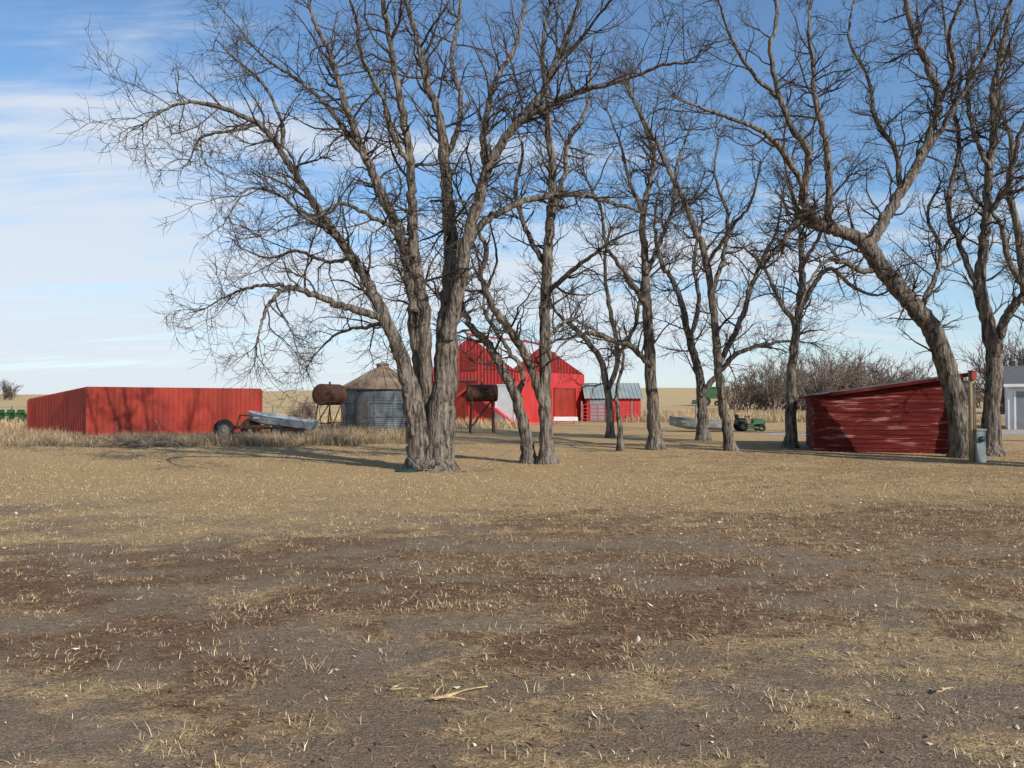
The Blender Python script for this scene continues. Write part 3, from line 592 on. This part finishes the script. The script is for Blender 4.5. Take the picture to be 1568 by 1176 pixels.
# grain bin
c=np.array([GX(586,43.5),43.5,0]); e=empty('grain_bin',c); p=Part(); pr=[]
for i in range(92): z=i*.025; pr.append((2.2+.018*math.sin(z/.1*2*math.pi),z))
p.lathe(c,Zv,pr,64); p.make('corrugated_wall',M['galv'],e,True)
p=Part()
for k in range(24):
    a=k*math.pi/12; d=np.array([math.cos(a),math.sin(a),0])
    a2=(k+1)*math.pi/12; d2=np.array([math.cos(a2),math.sin(a2),0])
    p.raw([c+d*2.36+Zv*2.26,c+d2*2.36+Zv*2.26,c+d2*.33+Zv*3.38,c+d*.33+Zv*3.38],[(0,1,2,3)]); beam(p,c+d*2.36+Zv*2.28,c+d*.33+Zv*3.4,.05,.06)
p.lathe(c,Zv,[(2.36,2.2),(2.37,2.28)],48); p.make('conical_roof',M['rustroof'],e)
p=Part(); p.lathe(c,Zv,[(.34,3.34),(.34,3.56),(.42,3.57),(.40,3.62),(.05,3.72),(0.001,3.72)],24); p.make('roof_cap',M['rustroof'],e,False)
p=Part(); 
for z in(.75,1.5,2.2): p.lathe(c,Zv,[(2.2,z-.03),(2.245,z-.03),(2.245,z+.03),(2.2,z+.03)],64)
for k in range(14):
    a=k*math.pi/7+.2; p.box(c+np.array([math.cos(a)*2.23,math.sin(a)*2.23,1.12]),(.03,.06,2.2),a)
p.make('wall_stiffeners',M['steel'],e)
p=Part(); p.box(c+np.array([-.7,-2.14,1.0]),(.7,.06,1.6),-.32); p.make('hatch_door',M['steel'],e)
def tank(name,c,az,Lt,R,zc,spread=.45):
    e=empty(name,c); ax=np.array([math.cos(az),math.sin(az),0]); sd_=np.array([-ax[1],ax[0],0]); p=Part(); h=Lt/2
    p.lathe(c+Zv*zc,ax,[(.001,-h-R*.18),(R*.5,-h-R*.14),(R*.85,-h-.04),(R,-h),(R*1.012,-h+.03),(R,-h+.05),(R,0),(R*1.01,.02),(R,.04),(R,h-.05),(R*1.012,h-.03),(R,h),(R*.85,h+.04),(R*.5,h+R*.14),(.001,h+R*.18)],32); p.cyl(c+Zv*(zc+R-.02),c+Zv*(zc+R+.12),.05,10); p.make('tank',M['rust'],e,True)
    p=Part()
    for d in(-h*.7,h*.7):
        for q in(-1,1):
            top=c+ax*d+sd_*q*R*.6+Zv*(zc-R*.72); bot=c+ax*d*1.15+sd_*q*(R*.6+spread*.5); p.cyl(bot,top,.035,8)
        beam(p,c+ax*d-sd_*R*.75+Zv*(zc-R*.78),c+ax*d+sd_*R*.75+Zv*(zc-R*.78),.07,.07); beam(p,c+ax*d*1.1-sd_*(R*.6+spread*.3)+Zv*.5,c+ax*d*1.1+sd_*(R*.6+spread*.3)+Zv*.5,.05,.05)
    for q in(-1,1):
        beam(p,c-ax*h*.8+sd_*q*(R*.6+spread*.4)+Zv*.25,c+ax*h*.7+sd_*q*R*.65+Zv*(zc-R*.8),.04,.04)
    p.make('stand',M['rust'],e); p=Part(); q=c-ax*(h+.1)-sd_*.05; pts=[q+Zv*(zc-R*.8),q+Zv*(zc-R-.2)-ax*.1,q+Zv*.6-ax*.02,q+Zv*.35+ax*.15]
    for a,b in zip(pts[:-1],pts[1:]): p.cyl(a,b,.018,6)
    p.make('hose',M['rubber'],e)
tank('fuel_tank',np.array([GX(738,39),39,0]),.12,1.45,.42,1.98)
tank('fuel_tank',np.array([GX(505,39),39,0]),math.radians(70),1.5,.52,1.9)
def boat(name,c,az,Lb,beam_,dep,z0,pitch,mt,trailer=True):
    e=empty(name,c); R=Matrix.Translation(Vector([float(q) for q in c])+Vector((0,0,z0)))@Matrix.Rotation(az,4,'Z')@Matrix.Rotation(-pitch,4,'Y')
    def X_(v): return [tuple(R@Vector(q)) for q in v]
    p=Part(); n=14
    for inner in(0,1):
        v=[]; th=.03*inner
        for i in range(n+1):
            t=i/n; hb=beam_/2*(.88+.12*math.sin(min(t*1.6,1)*math.pi/2))*(1-max(0,(t-.5)/.5)**2.3*.94)-th; kz=.42*dep*max(0,(t-.55)/.45)**2.2+th; gzv=dep*(1+.28*t**2); x=(t-.5)*Lb
            v+= [(x,-hb,gzv),(x,-hb*.97,gzv-.08),(x,-hb*.82,kz+(gzv-kz)*.28),(x,-hb*.35,kz+.03),(x,0,kz),(x,hb*.35,kz+.03),(x,hb*.82,kz+(gzv-kz)*.28),(x,hb*.97,gzv-.08),(x,hb,gzv)]
        fc=[(i*9+j,i*9+j+1,(i+1)*9+j+1,(i+1)*9+j) for i in range(n) for j in range(8)]+[tuple(range(9))]
        p.raw(X_(v),fc)
    p.make('hull',mt,e); 
    p=Part()
    for sgn in(-1,1):
        pr=None
        for i in range(n+1):
            t=i/n; hb=beam_/2*(.88+.12*math.sin(min(t*1.6,1)*math.pi/2))*(1-max(0,(t-.5)/.5)**2.3*.94); q=X_([((t-.5)*Lb,sgn*hb,dep*(1+.28*t**2)+.01)])[0]
            if pr: p.cyl(pr,q,.028,6)
            pr=q
    for xx in(-.3,.02,.27):
        v=[]
        for a,b,z in((-.12,-1,0),(.12,-1,0),(.12,1,0),(-.12,1,0),(-.12,-1,.05),(.12,-1,.05),(.12,1,.05),(-.12,1,.05)): v.append((xx*Lb+a,b*beam_*.43,dep*.72+z))
        p.raw(X_(v),[(3,2,1,0),(4,5,6,7),(0,1,5,4),(1,2,6,5),(2,3,7,6),(3,0,4,7)])
    p.make('gunwale_and_seats',mt,e)
    if trailer:
        c=np.array(c,float); ax=np.array([math.cos(az),math.sin(az),0]); s2=np.array([-ax[1],ax[0],0]); p=Part(); q=Part(); r=Part()
        for g in(-1,1):
            beam(p,c-ax*Lb*.45+s2*g*.5+Zv*.42,c+ax*Lb*.3+s2*g*.4+Zv*.42,.06,.08); beam(p,c+ax*Lb*.3+s2*g*.4+Zv*.42,c+ax*Lb*.72+Zv*.42,.06,.08); wheel(q,r,c-ax*.4+s2*g*.85+Zv*.3,s2,.3,.18)
        beam(p,c-ax*.4-s2*.85+Zv*.32,c-ax*.4+s2*.85+Zv*.32,.06,.06); p.make('trailer_frame',M['rust'],e); q.make('tyres',M['rubber'],e,True); r.make('rims',M['steel'],e)
boat('aluminium_boat',(GX(428,34.),34.,0),math.radians(166),3.1,1.3,.40,.47,.10,M['alum'])
boat('grey_boat',(GX(1070,40.5),40.5,0),math.radians(172),3.0,1.3,.5,.12,.02,M['tarp'],False)
c=np.array([GX(352,33.),33.,0]); e=empty('hay_rake',c); p=Part(); q=Part(); r=Part()
wheel(q,r,c+[-.2,-.1,.42],(.35,-.93,0),.42,.16); wheel(q,r,c+[.45,1.3,.42],(.35,-.93,0),.42,.16)
beam(p,c+[-.2,-.1,.45],c+[.45,1.3,.45],.08,.08); beam(p,c+[0,.4,.5],c+[1.6,.1,.55],.08,.1); beam(p,c+[.1,.6,.55],c+[.2,.7,1.0],.06,.06); beam(p,c+[.5,.3,.55],c+[.9,.25,.95],.05,.05); beam(p,c+[.2,.7,1.],c+[.9,.25,.95],.05,.05)
for k in range(7):
    a=c+[.3+.18*k,.35,.55]; p.cyl(a,a+[.08,-.25,-.25],.012,5); p.cyl(a+[.08,-.25,-.25],a+[.2,-.22,-.5],.012,5)
p.make('frame_and_tines',M['rust'],e); q.make('tyres',M['rubber'],e,True); r.make('rims',M['steel'],e)
c=np.array([GX(12,56),56,-.1]); e=empty('green_planter',c); p=Part(); q=Part(); r=Part()
beam(p,c+[-2,0,.75],c+[1.3,0,.75],.14,.14); beam(p,c+[-2,.6,.6],c+[1.3,.6,.6],.1,.1)
for k in range(5):
    x=-1.8+.72*k; p.box(c+[x,-.2,.92],(.36,.4,.26),taper=.85); p.box(c+[x,-.1,.55],(.12,.5,.4)); p.lathe(c+[x,-.45,.25],(1,0,0),[(.01,-.02),(.24,-.02),(.24,.02),(.01,.02)],18)
for g in(-1.4,.9): wheel(q,r,c+[g,.5,.36],(1,0,0),.36,.2)
beam(p,c+[-.3,.6,.6],c+[-.3,2.6,.5],.1,.1); p.make('frame_and_hoppers',M['green'],e); q.make('tyres',M['rubber'],e,True); r.make('rims',M['steel'],e)
c=np.array([GX(1148,41.5),41.5,0]); e=empty('riding_mower',c); p=Part(); q=Part(); r=Part(); s2=Part()
p.box(c+[.42,0,.50],(.72,.48,.32),taper=.85); p.box(c+[-.1,0,.36],(.7,.5,.1)); p.box(c+[-.48,0,.52],(.55,.85,.14),taper=.9); p.box(c+[-.48,0,.42],(.5,.4,.2)); p.box(c+[.05,0,.2],(.75,1.05,.14),taper=.92)
p.make('body',M['green'],e,bevel=.05)
for x,R_ in((-.48,.27),(.5,.19)):
    for g in(-.4,.4): wheel(q,r,c+[x,g,R_],(0,1,0),R_,.2)
q.make('tyres',M['rubber'],e,True); r.make('rims',M['steel'],e,True)
s2.box(c+[-.5,0,.63],(.4,.45,.1)); s2.box(c+[-.7,0,.74],(.1,.42,.24),ry=-.2); s2.cyl(c+[.02,0,.60],c+[-.08,0,.76],.02,8); s2.lathe(c+[-.09,0,.77],(-.4,0,.9),[(.15,-.012),(.17,0),(.15,.012),(.14,0),(.15,-.012)],18); s2.make('seat_and_wheel',M['rubber'],e)
# green combine, far out in the field
c=np.array([GX(1086,150),150,.0]); c[2]=float(gz(c[0],c[1])); e=empty('combine_harvester',c); p=Part(); q=Part(); r=Part()
p.box(c+[.4,0,2.2],(3.6,2.4,1.7)); p.box(c+[.6,0,3.3],(2.4,2.2,.6),taper=1.15); p.box(c+[-1.7,0,1.3],(1.2,1.3,.8),ry=.5); p.box(c+[-2.6,0,.7],(.9,3.8,.8),taper=.7); p.cyl(c+[1.6,-.9,3.2],c+[3.2,-.9,3.5],.16,10); p.make('body',M['green'],e,bevel=.06)
for x,R_ in((-.9,.85),(1.8,.5)):
    for g in(-1.35,1.35): wheel(q,r,c+[x,g,R_],(0,1,0),R_,.5)
q.make('tyres',M['rubber'],e,True); r.make('rims',M['steel'],e,True)
p=Part(); p.box(c+[-1.75,0,2.75],(1.0,1.6,1.3)); p.make('cab_glass',M['glass'],e,bevel=.05); p=Part(); p.box(c+[-1.75,0,3.45],(1.2,1.8,.12)); p.make('cab_roof',M['green'],e,bevel=.03)
# fence lines
e=empty('wire_fence',(20,62,0)); p=Part(); q=Part()
for x in np.arange(8,46,3.): p.cyl((x,60+rng.normal(0,.05),-.1),(x+rng.normal(0,.04),60,1.25+rng.normal(0,.05)),.06,7)
for z in(.35,.7,1.1): q.cyl((8,60,z),(44,60,z),.008,4)
p.make('posts',M['wood'],e); q.make('wires',M['steel'],e)
e=empty('wire_fence',(-15,58,0)); p=Part(); q=Part()
for x in np.arange(-40,-5,3.2): p.cyl((x,58,-.1),(x+rng.normal(0,.05),58,1.2),.06,7)
for z in(.35,.7,1.1): q.cyl((-40,58,z),(-6,58,z),.008,4)
p.make('posts',M['wood'],e); q.make('wires',M['steel'],e)
# utility post with box
c=np.array([GX(1487,20.8),20.8,0]); e=empty('utility_post',c); p=Part(); p.cyl(c-[0,0,.2],c+[0,0,2.42],.075,14,.065); p.make('post',M['post'],e,True)
p=Part(); p.box(c+[.16,-.08,.42],(.25,.16,.84)); p.box(c+[.16,-.09,.86],(.28,.2,.05)); p.make('meter_box',M['box'],e,bevel=.012)
p=Part(); p.lathe(c+[.16,-.16,.62],(0,-1,0),[(.075,0),(.075,.05),(.06,.08),(.001,.085)],18); p.make('meter_dial',M['glass'],e,True)
p=Part(); p.cyl(c+[.05,-.1,.8],c+[.04,-.09,2.1],.018,8); p.make('conduit',M['steel'],e)
p=Part(); p.box(c+[.0,-.1,2.28],(.14,.1,.2)); p.box(c+[0,-.1,2.4],(.18,.15,.03)); p.make('red_switch_box',M['redmetal'],e,bevel=.008)
c=np.array([GX(622,18.0),18.0,-.01]); e=empty('septic_lid',c); p=Part(); p.lathe(c,Zv,[(.24,-.05),(.25,.05),(.22,.075),(.1,.085),(.001,.085)],28)
for k in range(6): a=k*math.pi/3; p.box(c+[math.cos(a)*.13,math.sin(a)*.13,.085],(.16,.02,.015),a)
p.make('lid',M['dgreen'],e)
def brush(name,c,n,Ls_,r0,spread):
    S=np.repeat([c],n,0)+rng.normal(0,1,(n,3))*[spread,.25,.05]+[0,0,.10]; D=nrm(np.stack([rng.normal(0,1,n),rng.normal(0,.3,n),rng.normal(.05,.12,n)],-1))
    P,R=grow(S,D,rng.uniform(.5,1,n)*Ls_,rng.uniform(.3,1,n)*r0,7,.16,-.03,.4); P[:,:,2]=np.maximum(P[:,:,2],.02); v,q=tubes(P,R,6)
    S3,D3,_,_=spawn(P,R,rng.poisson(4,n),.2,1,.7); P3,R3=grow(S3,D3,rng.uniform(.2,.6,len(S3)),np.full(len(S3),.008),5,.2,0,.4); v3,q3=tubes(P3,R3,3)
    fastmesh(name,np.vstack([v,v3]),np.vstack([q,q3+len(v)]),M['wood'],smooth=True,origin=(c[0],c[1],0))
brush('brush_pile',[GX(222,27.3),27.3,.03],42,1.1,.03,.5)
brush('fallen_branch',[GX(700,18.),18.,-.05],5,1.6,.02,.3)
def husk(c,az,L_,wd,k):
    n=14; VV=[];FF=[]
    for b in range(k):
        o=len(VV); a=az+rng.normal(0,.25)*(b>0); L2=L_*(1 if b==0 else rng.uniform(.4,.8)); cv_=rng.normal(0,.5); p0=np.array(c,float)+[rng.normal(0,.01),rng.normal(0,.01),.012+.006*b]; 
        for i in range(n+1):
            t=i/n; a+=cv_/n; p0=p0+np.array([math.cos(a),math.sin(a),.25*math.sin(t*5+b)*.3])*L2/n; p0[2]=max(p0[2],float(gz(p0[0],p0[1]))+.008); s_=np.array([-math.sin(a),math.cos(a),.3*math.sin(t*7)])*wd*(.35+.65*math.sin(min(1,t*1.2+.1)*math.pi))
            VV+= [p0-s_,p0+Zv*wd*.45,p0+s_]
            if i: j=o+3*i; FF+= [(j-3,j-2,j+1,j),(j-2,j-1,j+2,j+1)]
    return VV,FF
for nm,(px,py),az,L_,wd,k in(('corn_husk',(660,1074),.6,.34,.012,2),('corn_husk',(1436,1066),.9,.13,.010,3),('corn_husk',(1398,1022),2.,.09,.007,2),('corn_husk',(598,1058),.1,.16,.006,2)):
    yy=H*F/(py-612); v,f_=husk((GX(px,yy),yy,float(gz(np.array(GX(px,yy)),np.array(yy)))+.02),az,L_,wd,k); p=Part(); p.raw(v,f_); p.make(nm,M['husk'],None,True)
